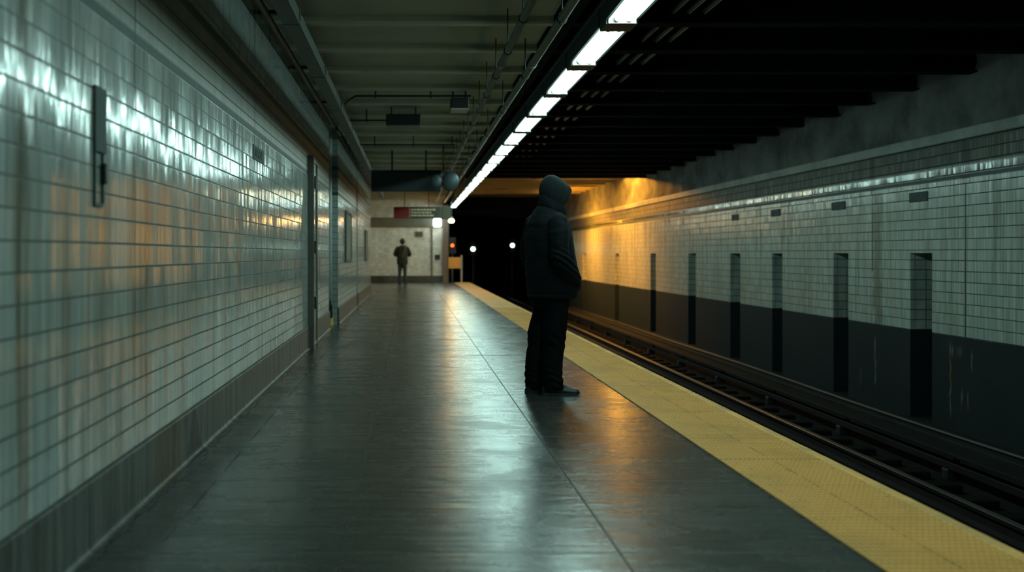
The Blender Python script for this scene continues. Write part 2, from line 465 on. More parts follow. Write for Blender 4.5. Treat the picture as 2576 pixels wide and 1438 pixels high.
M['reflector'] = plain('white reflector', (.8, .8, .77), .45, 0, .03)
M['socket'] = plain('lamp socket', (.65, .66, .6), .5)
M['black'] = plain('black paint', (.008, .012, .013), .5)
M['sign_black'] = plain('sign face', (.016, .025, .028), .45)
M['rail'] = plain('rusty rail', (.010, .007, .006), .7, .1, .25, 6, spec=.15)
M['rail_top'] = plain('worn rail head', (.22, .19, .17), .35, 1.0, .1, 4)
M['timber'] = plain('creosoted timber', (.004, .0035, .003), .85, 0, .3, 10, spec=.08, bump=.3)
M['board'] = plain('cover board', (.007, .0075, .007), .75, 0, .3, 6, spec=.12)
M['bronze'] = plain('bronze door frame', (.12, .115, .10), .4, .35, .3, 6)
M['hinge'] = plain('dark hinge', (.02, .024, .024), .5, .4)
M['red'] = plain('red sign', (.16, .012, .018), .5)
M['sign_text'] = plain('sign lettering', (.55, .6, .58), .5)
M['teal_sign'] = plain('sign panel teal', (.03, .055, .06), .45)
M['amber_panel'] = plain('amber board', (.75, .33, .06), .55, 0, .08)
M['post'] = plain('grey post', (.35, .35, .33), .5)
M['plaque'] = plain('plaque', (.015, .03, .032), .7)
M['plaque_letter'] = plain('plaque letters', (.055, .09, .09), .7)
M['panel'] = plain('wall panel', (.045, .068, .066), .75, 0, .35, 7)
M['mirror'] = plain('mirror glass', (.05, .075, .08), .45, .5)
M['jacket'] = plain('navy padded cloth', (.0016, .0046, .006), .8, 0, .2, 9, spec=.13, sheen=.03, bump=.08)
M['hood'] = plain('slate cotton hood', (.005, .0115, .013), .9, 0, .15, 14, spec=.22, sheen=.05, bump=.06)
M['trouser'] = plain('black trousers', (.0015, .003, .0038), .8, 0, .2, 9, spec=.1)
M['shoe'] = plain('black shoe', (.004, .007, .008), .5)
M['sole'] = plain('grey sole', (.012, .02, .022), .6)
M['skin'] = plain('skin', (.30, .19, .14), .5, 0, .05)
M['olive'] = plain('olive coat', (.02, .026, .014), .8)
M['denim'] = plain('denim', (.022, .045, .062), .8)
M['hair'] = plain('dark hair', (.008, .01, .012), .6)
M['tan'] = plain('tan strap', (.10, .07, .035), .7)
M['yellow_valve'] = plain('yellow valve', (.55, .38, .06), .5)
M['white_pipe'] = plain('white pipe', (.40, .44, .42), .5)
M['tube'] = emit('fluorescent tube', (.63, 1.0, .91), 60)
M['tube_warm'] = emit('warm fluorescent tube', (1.0, .86, .45), 60)
M['lantern'] = emit('lantern glass', (.85, 1.0, .93), 7)
M['sodium'] = emit('sodium lamp', (1.0, .42, .04), 1100)
M['added_orange_strong'] = emit('strong added orange lamp', (1.0, .37, .025), 9500)  # for the lamp added behind the last dark beam
M['added_orange_mid'] = emit('medium added orange lamp', (1.0, .37, .025), 4600)  # for the lamp added behind the hooded person
M['sodium_far'] = emit('amber lamp', (1.0, .50, .10), 110)
M['signal_white'] = emit('signal lens white', (.55, 1.0, .85), 9)
M['signal_red'] = emit('signal lens orange', (1.0, .17, .03), 2.2)

# ------------------------------------------------------------------ setting
Y0 = -3.0
# platform slab
bm = NB(); box(bm, -1.75, 2.30, Y0, 39.75, -.35, 0)
struct('floor', bm, M['floor'])
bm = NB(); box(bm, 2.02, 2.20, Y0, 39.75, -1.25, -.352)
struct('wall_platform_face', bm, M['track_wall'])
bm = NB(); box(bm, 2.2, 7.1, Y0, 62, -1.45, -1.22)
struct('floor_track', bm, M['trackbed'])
# left wall (plan follows the recess at 15-16 m)
bm = NB()
for (xf, a, b) in ((-1.24, Y0, 15.07), (-1.60, 15.07, 16.1), (-1.18, 16.1, 21.55), (-1.42, 21.55, 21.95), (-1.18, 21.95, 29.0), (-1.62, 29.0, 39.75)):
    box(bm, -2.0, xf, a, b, 0, 3.27)
struct('wall_left', bm, M['tile_left'])
# concrete base and cove
bm = NB()
for (xf, a, b) in ((-1.24, Y0, 15.07), (-1.18, 16.1, 21.55), (-1.18, 21.95, 29.0), (-1.62, 29.0, 39.6)):
    n = 5
    prof = [(xf-.01, .27), (xf+.012, .27), (xf+.016, .262), (xf+.016, .03)]
    for i in range(n+1):
        t = PI/2*i/n
        prof.append((xf+.016+.025*(1-math.cos(t)), .03-.025*math.sin(t)))
    prof.append((xf+.041, .001)); prof.append((xf-.01, .001))
    A = [bm.verts.new((p[0], a, p[1])) for p in prof]; B = [bm.verts.new((p[0], b, p[1])) for p in prof]
    k = len(prof)
    for i in range(k): bm.faces.new((A[i], A[(i+1) % k], B[(i+1) % k], B[i]))
    bm.faces.new(A[::-1]); bm.faces.new(B)
struct('baseboard_left', bm, M['base'])

# right wall with refuge niches
D = 6.35
niches = [(12.13, 12.66), (14.45, 14.96), (17.02, 17.5), (19.2, 19.8), (22.2, 22.8), (25.8, 26.4), (30.4, 31.0), (36.1, 36.8)]
bm = NB(); prev = 4.0
zb, zt = -.95, 2.50
for a, b in niches:
    box(bm, D, D+.55, prev, a, zb, zt)
    box(bm, D, D+.55, a, b, 1.15, zt)
    box(bm, D+.5, D+.55, a, b, zb, 1.15)
    prev = b
box(bm, D, D+.55, prev, 43, zb, zt)
struct('wall_right', bm, M['tile_right'])
# rough concrete above the ledge
bm = NB()
nx = 320; nz = 16
g = [[None]*(nz+1) for _ in range(nx+1)]
for i in range(nx+1):
    for j in range(nz+1):
        y = 4 + 39*i/nx; z = 2.5 + 1.45*j/nz
        d = mnoise.noise(Vector((y*1.1, z*2.2, 3)))*.09 + mnoise.noise(Vector((y*4, z*5, 9)))*.03
        g[i][j] = bm.verts.new((D + .05 + d, y, z))
for i in range(nx):
    for j in range(nz): bm.faces.new((g[i][j], g[i+1][j], g[i+1][j+1], g[i][j+1]))
bk = [bm.verts.new((D+.5, yy, zz2)) for yy, zz2 in ((4, 2.5), (43, 2.5), (43, 3.95), (4, 3.95))]
bm.faces.new(bk)
o = struct('wall_right_upper', bm, M['upper'], smooth=True)
bm = NB(); box(bm, D-.05, D+.1, 4, 43, 2.45, 2.58, .01)
struct('trim_1', bm, M['ledge'])
bm = NB(); box(bm, 5.98, D+.55, 4, 43, -1.22, -.93, .015)
struct('trim_2', bm, M['track_wall'])

# ceilings: low painted one over the platform, high sooty one over the track
bm = NB(); box(bm, -2.0, 1.28, Y0, 39.75, 3.27, 3.45)
struct('ceiling', bm, M['ceil'])
bm = NB(); box(bm, 1.28, 7.0, Y0, 27.0, 3.80, 3.98)
struct('ceiling_track', bm, M['soot'])
bm = NB(); box(bm, 1.40, 7.0, 27.15, 43.2, 3.60, 3.98)
struct('ceiling_far', bm, M['ceil_far'])
tn = 3
bm = NB(); box(bm, 1.28, 1.42, Y0, 39.75, 3.14, 3.80)
struct('trim_%d' % tn, bm, M['soot']); tn += 1
k = -9
while True:
    yb = 8.92 + 1.2*k
    if yb > 38.9: break
    bm = NB()
    box(bm, -1.6, 1.28, yb, yb+.17, 3.225, 3.27)
    box(bm, -1.6, 1.28, yb-.01, yb+.10, 3.20, 3.225, 0, 1, 1)
    struct('trim_%d' % tn, bm, [M['ceil'], M['flange']]); tn += 1
    if yb < 26.0 and yb > .0:
        bm = NB()
        box(bm, 1.42, D+.12, yb+.04, yb+.07, 3.22, 3.80)
        box(bm, 1.42, D+.12, yb-.03, yb+.14, 3.20, 3.22)
        struct('trim_%d' % tn, bm, M['soot']); tn += 1
    elif yb > 27.2:
        bm = NB(); box(bm, 1.42, D+.1, yb, yb+.25, 3.42, 3.60, .01)
        struct('trim_%d' % tn, bm, M['ceil_far']); tn += 1
    k += 1
bm = NB(); box(bm, 1.42, D+.12, 27.0, 27.15, 3.20, 3.98)
struct('trim_%d' % tn, bm, M['soot']); tn += 1

# end wall of the platform
bm = NB(); box(bm, -1.62, 1.27, 39.6, 39.9, 0, 3.27)
struct('wall_back', bm, M['tile_end'])
bm = NB(); box(bm, -1.62, 1.27, 39.50, 39.6, 2.20, 2.58)
struct('trim_%d' % tn, bm, M['header']); tn += 1
bm = NB(); box(bm, .80, .86, 39.53, 39.6, .25, 2.2)
struct('trim_%d' % tn, bm, M['header']); tn += 1
bm = NB(); box(bm, -1.62, 1.25, 39.52, 39.6, 0, .27, .01)
struct('baseboard_back', bm, M['base'])
t = thing('steel_column', 'slim brown steel column at the platform end beside the tunnel mouth', 'column', (1.37, 39.4, 0))
bm = NB(); box(bm, -.10, .10, -.012, .012, .02, 3.10); obj('web', bm, M['brown'], t)
for s in (-1, 1):
    bm = NB(); box(bm, s*.10-.012, s*.10+.012, -.09, .09, .02, 3.10, .003); obj('flange', bm, M['brown'], t)
bm = NB(); box(bm, -.14, .14, -.12, .12, .001, .022); obj('base_plate', bm, M['brown'], t)
# tunnel beyond
bm = NB()
box(bm, 1.45, 1.55, 39.9, 62, -1.25, 3.5)
box(bm, 6.2, 6.9, 43.0, 62, -1.25, 3.5)
box(bm, 1.45, 6.9, 62, 62.3, -1.25, 3.5)
struct('wall_tunnel', bm, M['soot'])
bm = NB(); box(bm, 1.45, 6.9, 43.2, 62.3, 3.05, 3.6)
struct('ceiling_tunnel', bm, M['soot'])
# closes the station behind the viewer
bm = NB(); box(bm, -2.0, 7.1, Y0-.2, Y0, -1.4, 3.98)
struct('wall_front', bm, M['soot'])
bm = NB(); box(bm, D, D+.3, Y0, 4.0, -1.3, 3.95)
struct('wall_right_near', bm, M['tile_right'])

# ------------------------------------------------------------------ platform edge
bm = NB()
box(bm, 1.70, 2.262, Y0, 39.5, -.002, .006)
sx, sy = .0255, .05
ny_ = int((21-3.0)/sy)
for iy in range(ny_):
    yy = 3.0 + iy*sy
    for ix in range(22):
        xx = 1.7135 + ix*sx
        seg = 6 if yy < 12 else 4
        b_ = [bm.verts.new((xx+.0088*math.cos(2*PI*q/seg), yy+.014*math.sin(2*PI*q/seg), .006)) for q in range(seg)]
        t_ = [bm.verts.new((xx+.0052*math.cos(2*PI*q/seg), yy+.0085*math.sin(2*PI*q/seg), .0112)) for q in range(seg)]
        for q in range(seg): bm.faces.new((b_[q], b_[(q+1) % seg], t_[(q+1) % seg], t_[q]))
        bm.faces.new(t_)
me = bpy.data.meshes.new('tactile_paving'); bm.to_mesh(me); bm.free()
o = link_mesh('tactile_paving', me, M['tactile'])
tag(o, 'yellow studded tactile warning strip running along the platform edge', 'tactile strip')
bm = NB(); box(bm, 2.268, 2.33, Y0, 39.5, -.30, .004, .008, 2)
o = obj('edge_nosing', bm, M['yellow_edge'])
tag(o, 'smooth worn yellow painted nosing between the studded strip and the track', 'platform edge')

# ------------------------------------------------------------------ track
def rail_profile():
    return [(-.07, 0), (.07, 0), (.07, .012), (.012, .03), (.010, .105), (.034, .118), (.036, .145), (.030, .152),
            (-.030, .152), (-.036, .145), (-.034, .118), (-.010, .105), (-.012, .03), (-.07, .012)]
for rx, lab in ((3.31, 'running rail nearer the platform, half hidden below its edge'), (4.75, 'farther running rail with a worn shiny head catching orange light')):
    t = thing('rail', lab, 'rail', (rx, 0, -1.132))
    for nm, sel, mt in (('rail_body', 0, M['rail']), ('rail_head', 1, M['rail_top'])):
        bm = NB()
        if sel == 0: pr = rail_profile()
        else: pr = [(-.037, .140), (.037, .140), (.036, .149), (.028, .1545), (-.028, .1545), (-.036, .149)]
        A = [bm.verts.new((p[0], Y0, p[1])) for p in pr]; B = [bm.verts.new((p[0], 61.5, p[1])) for p in pr]
        kk = len(pr)
        for i in range(kk): bm.faces.new((A[i], A[(i+1) % kk], B[(i+1) % kk], B[i]))
        bm.faces.new(A[::-1]); bm.faces.new(B)
        obj(nm, bm, mt, t)
bm = NB(); box(bm, -1.32, 1.32, -.12, .12, -.10, 0, .012)
slp = obj('sleeper', bm, M['timber'])
slp.location = (4.1, 5.0, -1.132)
tag(slp, 'dark timber sleeper lying under the rails of the unlit track', 'sleeper', 'sleepers under the track')
for i in range(1, 58):
    c_ = slp.copy(); C.objects.link(c_); c_.location = (4.1, 5.0+.61*i, -1.132)
t = thing('third_rail', 'covered third rail on brackets beside the far wall of the track', 'third rail', (5.62, 0, -1.22))
bm = NB(); box(bm, -.12, .12, 4, 43, .285, .325, .006); obj('cover_board', bm, M['board'], t)
bm = NB(); box(bm, -.04, .04, 4, 43, .12, .2, .008); obj('conductor_rail', bm, M['rail'], t)
for i in range(15):
    yy = 5.2 + 2.6*i
    bm = NB(); box(bm, -.05, .05, yy-.06, yy+.06, .0, .12, .01)
    box(bm, .06, .10, yy-.03, yy+.03, .0, .29)
    obj('bracket', bm, M['hinge'], t)
# loose cable run on the wall bench
bm = NB()
tube(bm, [(6.12 + .03*math.sin(i*.9), 5+i*1.5, -.905) for i in range(26)], .022, 8)
o = obj('cable', bm, M['black']); tag(o, 'black cable lying along the low bench at the foot of the far wall', 'cable')

# ------------------------------------------------------------------ fluorescent row
HL = 1.88; LX = .9*HL
def make_light():
    t = thing('fluorescent_light', 'x', 'ceiling light')
    w = .111; L = 1.47
    bm = NB()
    # housing: trough with a narrow rim, 0..L along y, bottom at z=0
    box(bm, -w-.022, -w, 0, L, -.004, .12); box(bm, w, w+.022, 0, L, -.004, .12)
    box(bm, -w, w, -.012, 0, -.004, .12); box(bm, -w, w, L, L+.012, -.004, .12)
    box(bm, -w-.022, w+.022, -.012, L+.012, .12, .15)
    obj('housing', bm, M['housing'], t)
    bm = NB()
    # folded white reflector
    pr = [(-w, 0.0), (-w+.018, .062), (-.045, .070), (0, .045), (.045, .070), (w-.018, .062), (w, 0.0), (w, .085), (-w, .085)]
    A = [bm.verts.new((p[0], .0, p[1])) for p in pr]; B = [bm.verts.new((p[0], L, p[1])) for p in pr]
    for i in range(len(pr)): bm.faces.new((A[i], A[(i+1) % len(pr)], B[(i+1) % len(pr)], B[i]))
    bm.faces.new(A[::-1]); bm.faces.new(B)
    box(bm, -w, w, 0, .012, .0, .08); box(bm, -w, w, L-.012, L, -.036, .08)
    obj('reflector', bm, M['reflector'], t)
    for s in (-1, 1):
        bm = NB(); cyl(bm, (s*.045, .05, -.008), (s*.045, L-.05, -.008), .017, 14)
        obj('tube', bm, M['tube'], t, smooth=False)
        for yy in (.014, L-.052):
            bm = NB(); cyl(bm, (s*.045, yy, -.006), (s*.045, yy+.038, -.006), .024, 16)
            obj('socket', bm, M['socket'], t)
    bm = NB(); box(bm, -.125, .125, L+.013, L+.281, -.037, .149); obj('joint_plate', bm, M['housing'], t)
    return t
ORD = ['nearest', 'second nearest', 'third nearest', 'fourth nearest', 'fifth nearest', 'sixth nearest', 'seventh nearest', 'eighth nearest',
       'ninth nearest', 'tenth nearest', 'eleventh nearest', 'ninth from the far end', 'eighth from the far end', 'seventh from the far end',
       'sixth from the far end', 'fifth from the far end', 'fourth from the far end', 'third from the far end', 'next to last', 'farthest']
L0 = make_light()
yf = 7.98 - 1.47
kmin, kmax = -3, 18
warm = {13, 15}
vis_i = 0
for k in range(kmin, kmax+1):
    loc = (LX, yf + 1.765*k, HC + HL)
    if k < 0:
        lab = 'fluorescent ceiling light of the same row, overhead behind the top edge of the view'
    else:
        nm = ORD[k] if k < len(ORD) else 'far'
        if k == kmax: nm = 'farthest'
        lab = 'twin tube fluorescent light above the platform, %s of the visible row' % nm
    if k == kmin:
        L0.location = loc; r = L0; r['label'] = lab; r['group'] = 'fluorescent lights over the platform edge'
    else:
        r = dup(L0, loc, lab, 'fluorescent lights over the platform edge')
    if k in warm:
        for ch in r.children:
            if ch.name.startswith('tube'):
                ch.data = ch.data.copy(); ch.data.materials[0] = M['tube_warm']
# carrying channel above the lamps
bm = NB(); box(bm, LX-.15, LX+.15, Y0, 39.3, HC+HL+.151, 3.20)
box(bm, LX-.13, LX+.13, Y0, 39.3, HC+HL+.150, HC+HL+.153)
struct('trim_%d' % tn, bm, M['housing']); tn += 1

# ------------------------------------------------------------------ pipes and services
def pipe(name, x, z, r, label, y1=34.0, drop=2.4, mat='conduit'):
    t = thing(name, label, 'pipe', (x, 0, z))
    bm = NB(); cyl(bm, (0, Y0, 0), (0, y1, 0), r, 20); obj('pipe_run', bm, M[mat], t, True)
    yy = 6.2
    while yy < y1:
        bm = NB(); cyl(bm, (0, yy-.035, 0), (0, yy+.035, 0), r*1.18, 18); obj('coupling', bm, M['conduit'], t); yy += 3.05
    yy = 7.45
    while yy < min(y1, 26):
        bm = NB(); cyl(bm, (0, yy, r), (0, yy, 3.27-z), .006, 8)
        cyl(bm, (0, yy-.012, 0), (0, yy+.012, 0), r*1.25, 18)
        obj('hanger', bm, M['black'], t); yy += drop
    return t
pipe('conduit_pipe', .84, 2.90, .030, 'thinner grey pipe hung below the platform ceiling, left of its pair', drop=1.2)
pipe('conduit_pipe', 1.13, 2.90, .034, 'thicker grey pipe hung below the platform ceiling, beside the lights', drop=2.4)
CL = ['left', 'middle', 'right']
for i, xx in enumerate((2.36, 2.50, 2.64)):
    bm = NB(); cyl(bm, (xx, .5, 3.32), (xx, 26.9, 3.32), .024, 12)
    o = obj('conduit', bm, M['conduit'], smooth=True)
    tag(o, 'slim conduit threading the dark beams above the track, %s of three' % CL[i], 'conduit', 'conduits above the track')
# metal duct at the head of the left wall
t = thing('metal_duct', 'grey metal duct running along the top of the tiled left wall', 'duct', (-.975, 0, 3.0))
bm = NB(); box(bm, -.065, .065, Y0, 33, 0, .13, .004); obj('duct_body', bm, M['duct'], t)
bm = NB(); box(bm, .0655, .075, Y0, 33, -.004, .02); obj('edge_strip', bm, M['conduit'], t)
for i in range(14):
    yy = 3.3 + 2.4*i
    if yy > 32: break
    bm = NB(); box(bm, -.068, .078, yy-.012, yy+.012, -.006, .134); box(bm, .055, .066, yy-.01, yy+.01, .13, .2699); obj('joint_strap', bm, M['duct'], t)
    if yy < 15: bm = NB(); box(bm, -.2648, -.064, yy-.015, yy+.015, .09, .12); obj('bracket', bm, M['black'], t)
bm = NB(); tube(bm, [(-1.16, Y0, 3.06), (-1.16, 15, 3.06), (-1.13, 16, 3.06), (-1.13, 29, 3.06)], .028, 12)
o = obj('rusty_pipe', bm, M['conduit_dark'], smooth=True)
tag(o, 'old dark pipe tucked between the duct and the tiled left wall', 'pipe')

def crossrun(x0, x1, y, z, r, label, bend=True):
    bm = NB()
    pts = [(x0, y, z), (x1, y, z)]
    if bend: pts = [(x0-.14, y-.02, z-.11), (x0-.10, y, z-.06), (x0, y, z)] + pts[1:]
    tube(bm, pts, r, 10)
    t = bm
    q = x0 + .25
    while q < x1:
        box(bm, q-.01, q+.01, y-.012, y+.012, z-.03, 3.272); q += .7
    o = obj('cross_conduit', bm, M['black'])
    return tag(o, label, 'conduit')
crossrun(-.70, .76, 12.62, 3.14, .014, 'black conduit crossing the ceiling with a bent left end, nearest of the crossing runs')
crossrun(-.908, -.36, 14.7, 3.11, .012, 'short black conduit from the duct to the dark hanging box', False)
crossrun(-.908, .80, 18.0, 3.11, .014, 'black conduit crossing the ceiling in front of the wide black board', False)
def ceiling_box(x0, x1, y, z0, z1, label, cat, name, lip):
    t = thing(name, label, cat, ((x0+x1)/2, y, z0))
    w = (x1-x0)/2; h = z1-z0
    bm = NB(); box(bm, -w, w, 0, .35, .02, h, .01); obj('case', bm, M['black'], t)
    bm = NB(); box(bm, -w*.97, w*.97, .0, .34, 0, .021); obj('bottom_plate', bm, M[lip], t)
    for s in (-1, 1):
        bm = NB(); cyl(bm, (s*w*.7, .17, h), (s*w*.7, .17, 3.27-z0), .012, 8); obj('hanger', bm, M['black'], t)
ceiling_box(-.36, .14, 14.3, 2.97, 3.15, 'wide black box hung flat under the ceiling with a pale underside', 'box', 'ceiling_box', 'conduit')
ceiling_box(.50, .73, 12.5, 2.95, 3.10, 'small ceiling box with a pale bottom plate left of the pipes', 'box', 'ceiling_box', 'post')

# wide black board and its hangers
t = thing('hanging_board', 'wide unlit black board hung across the platform under the ceiling', 'sign', (-.10, 20, 2.39))
bm = NB(); box(bm, -.70, .70, -.05, .05, 0, .40, .01); obj('board', bm, M['sign_black'], t)
bm = NB(); box(bm, -.71, .71, -.055, .055, .40, .43); obj('top_rail', bm, M['black'], t)
for xx in (-.28, .40):
    bm = NB(); box(bm, xx-.02, xx+.02, -.02, .02, .43, .88); obj('hanger', bm, M['black'], t)
# pair of round mirrors by the board
t = thing('round_mirror_pair', 'pair of round bluish mirrors on a bracket right of the black board', 'mirror', (.63, 19.4, 2.30))
bm = NB(); box(bm, -.015, .015, -.015, .015, .06, .97); obj('bracket', bm, M['black'], t)
for s, r_ in ((-1, .115), (1, .16)):
    bm = NB(); sphere(bm, (s*.14, -.02, .25), r_, 24, 12, (1, .28, 1.15)); o = obj('mirror_dome', bm, M['mirror'], t, True)
    bm = NB()
    for q in range(24):
        a0, a1 = 2*PI*q/24, 2*PI*(q+1)/24
        cyl(bm, (s*.14+r_*math.cos(a0), -.01, .25+r_*1.15*math.sin(a0)), (s*.14+r_*math.cos(a1), -.01, .25+r_*1.15*math.sin(a1)), .012, 6)
    obj('rim', bm, M['black'], t)
# direction sign farther on
t = thing('direction_sign', 'long direction sign with a red left part and pale lettering', 'sign', (.30, 31, 2.24))
bm = NB(); box(bm, -.84, -.35, -.05, .05, 0, .36, .01); obj('red_panel', bm, M['red'], t)
bm = NB(); box(bm, -.34, .62, -.05, .05, 0, .36, .01); o = obj('text_panel', bm, M['teal_sign'], t)
bm = NB()
for i, zz_ in enumerate((.27, .18, .09)):
    q = -.30
    while q < .40 - .05*i:
        w_ = random.uniform(.05, .13); box(bm, q, q+w_, -.056, -.049, zz_-.022, zz_+.022); q += w_+.02
obj('lettering', bm, M['sign_text'], o)
bm = NB(); box(bm, .63, .92, -.07, .07, -.02, .36, .01); obj('end_case', bm, M['teal_sign'], t)
for xx in (-.5, .25):
    bm = NB(); cyl(bm, (xx, 0, .36), (xx, 0, .97), .012, 8); obj('hanger', bm, M['black'], t)
# lantern
t = thing('lantern_light', 'square white glowing lantern below the end of the direction sign', 'lamp', (1.035, 39.2, 2.20))
bm = NB(); box(bm, -.155, .155, -.12, .12, 0, .33, .06, 3); obj('glass', bm, M['lantern'], t)
bm = NB(); box(bm, -.17, .17, -.14, .14, .33, .37, .01); box(bm, -.03, .03, .13, .301, .33, .365); obj('cap', bm, M['black'], t)
# amber lamp at the platform end
def sodium(name, loc, label, mat, s=(1, 1, 1), rod=None):
    t = thing(name, label, 'lamp', loc)
    bm = NB(); sphere(bm, (0, 0, 0), .07, 16, 10, s); obj('bulb', bm, mat, t, True)
    bm = NB(); cyl(bm, (0, 0, .075*s[2]), (0, 0, .15), .09, 16, .05)
    cyl(bm, (0, 0, .15), (0, 0, rod), .014, 8); obj('shade', bm, M['housing'], t)
    return t
sodium('amber_lamp', (1.46, 36, 2.33), 'small glowing amber lamp low at the end of the light row', M['sodium_far'], (1.5, 1, 1), .80)
sodium('unseen_sodium_lamp', (5.95, 28.6, 3.43), 'orange sodium lamp behind the last dark beam beside the track wall', M['sodium'], (1, 1, .8), .16)
def washer(loc, label, rod, mat):
    """added unseen lamp whose half round shade throws its light towards the track wall"""
    t = sodium('unseen_sodium_lamp', loc, label, M[mat], (.9, 1.6, .8), rod)  # unseen lamp, added to spread orange over the track wall
    bm = NB(); n = 12
    A = []; B = []
    for i in range(n+1):
        a = math.radians(-12 + 204*i/n)      # from below towards -x and over the top
        cx, cz = -.16*math.sin(a), -.14*math.cos(a)
        A.append((cx, -.2, cz)); B.append((cx, .2, cz))
    va = [bm.verts.new(p) for p in A]; vb = [bm.verts.new(p) for p in B]
    wa = [bm.verts.new((p[0]*.93, p[1], p[2]*.93)) for p in A]; wb = [bm.verts.new((p[0]*.93, p[1], p[2]*.93)) for p in B]
    for i in range(n):
        bm.faces.new((va[i], va[i+1], vb[i+1], vb[i])); bm.faces.new((wa[i+1], wa[i], wb[i], wb[i+1]))
        bm.faces.new((va[i], va[i+1], wa[i+1], wa[i])); bm.faces.new((vb[i+1], vb[i], wb[i], wb[i+1]))
    bm.faces.new((va[0], vb[0], wb[0], wa[0])); bm.faces.new((va[n], vb[n], wb[n], wa[n]))
    bm.faces.new(va); bm.faces.new(vb)
    box(bm, -.16, .12, -.215, -.20, -.15, .15)  # added baffle, keeps the orange from spilling towards the viewer
    obj('reflector', bm, M['housing'], t)
washer((3.6, 29.0, 3.46), 'added orange lamp unseen behind the last dark beam, lighting the track wall', .12, 'added_orange_strong')
washer((4.62, 34.6, 2.26), 'added orange lamp hung unseen behind the hooded person, lighting the track wall', 1.33, 'added_orange_mid')

# signals in the tunnel
def signal(px, py, y, r, mat, label):
    x_ = (px-1034)/F*y; z_ = HC + (638-py)/F*y
    t = thing('track_signal', label, 'signal', (x_, y, -1.22))
    h = z_+1.22
    bm = NB(); cyl(bm, (0, .1, 0), (0, .1, h-.2), .04, 10); obj('post', bm, M['steel'], t, True)
    bm = NB(); box(bm, -.16, .16, 0, .2, h-.35, h+.35, .02); obj('case', bm, M['black'], t)
    bm = NB(); cyl(bm, (0, -.02, h), (0, 0, h), r, 20); obj('lens', bm, mat, t)
    bm = NB(); cyl(bm, (0, -.10, h+.005), (0, 0, h+.005), r*1.5, 20, caps=False)
    obj('hood', bm, M['black'], t)
signal(1190, 626, 50, .105, M['signal_white'], 'white tunnel signal light, left of the two white ones')
signal(1289, 617, 54, .105, M['signal_white'], 'white tunnel signal light, right of the two white ones')
signal(1138, 617, 41.5, .075, M['signal_red'], 'orange signal light just past the brown column')
# gate with amber board
t = thing('end_gate', 'pale post with an amber board closing the platform end', 'gate', (1.92, 39.55, 0))
bm = NB(); box(bm, .05, .12, -.03, .03, .0, 1.08, .005); obj('post', bm, M['post'], t)
bm = NB(); box(bm, -.44, .045, -.015, .015, .56, 1.00, .004); obj('board', bm, M['amber_panel'], t)

# ------------------------------------------------------------------ wall details, left
t = tag(NB() and bpy.data.objects.new('door_1', None), None, None, kind='structure'); C.objects.link(t)
t.location = (-1.24, 11.95, 0)
bm = NB(); box(bm, -.02, .075, 0, .05, .0, 2.32, .004); box(bm, -.02, .03, .05, .95, 2.28, 2.33); box(bm, -.02, .03, .92, .97, 0, 2.3); obj('door_frame', bm, M['bronze'], t)
bm = NB(); box(bm, -.02, .012, .052, .918, .01, 2.28); obj('door_leaf', bm, M['tile_left'], t)
for zz_ in (.55, 1.22, 2.0):
    bm = NB(); box(bm, .060, .095, .05, .10, zz_-.075, zz_+.075, .005); obj('hinge', bm, M['hinge'], t)
# slender panel with a handle frame below
def wall_pt(px, x=-1.24): return F*x/(px-1034)
ya, yb_ = wall_pt(234), wall_pt(262)
t = thing('wall_panel', 'narrow dark metal panel on the left wall with an open frame below it', 'panel', (-1.2405, ya, 0))
bm = NB(); box(bm, 0, .012, 0, yb_-ya, 1.54, 1.80, .003); obj('plate', bm, M['panel'], t)
bm = NB()
wd = yb_-ya
box(bm, 0, .010, 0, .012, 1.34, 1.54); box(bm, 0, .010, wd*.72, wd*.72+.014, 1.34, 1.54); box(bm, 0, .010, 0, wd*.75, 1.325, 1.34)
obj('frame', bm, M['panel'], t)
bm = NB(); box(bm, .0, .025, wd*.62, wd*.85, 1.42, 1.50, .004); obj('latch', bm, M['black'], t)
# station plaques
def letters(txt, size, parent, mat, M4, ext=.002):
    cu = bpy.data.curves.new('t', 'FONT'); cu.body = txt; cu.size = size; cu.extrude = ext; cu.align_x = 'CENTER'; cu.align_y = 'CENTER'
    o = bpy.data.objects.new('t', cu); C.objects.link(o)
    me = bpy.data.meshes.new_from_object(o.evaluated_get(bpy.context.evaluated_depsgraph_get()))
    bpy.data.objects.remove(o)
    me.transform(M4)
    return link_mesh('lettering', me, mat, parent)
ya, yb_ = wall_pt(636), wall_pt(662)
t = thing('wall_plaque', 'small dark lettered plaque high on the tiled left wall', 'plaque', (-1.2405, ya, 1.885))
bm = NB(); box(bm, 0, .006, 0, yb_-ya, 0, .115, .001); obj('plate', bm, M['plaque'], t)
M4 = Matrix(((0, 0, 1, .008), (1, 0, 0, (yb_-ya)/2), (0, 1, 0, .06), (0, 0, 0, 1)))
letters('IIAOL', .15, t, M['plaque_letter'], Matrix(((0, 0, 1, .008), (1.0, 0, 0, (yb_-ya)/2), (0, .62, 0, .058), (0, 0, 0, 1))))
def right_pt(px): return F*D/(px-1034)
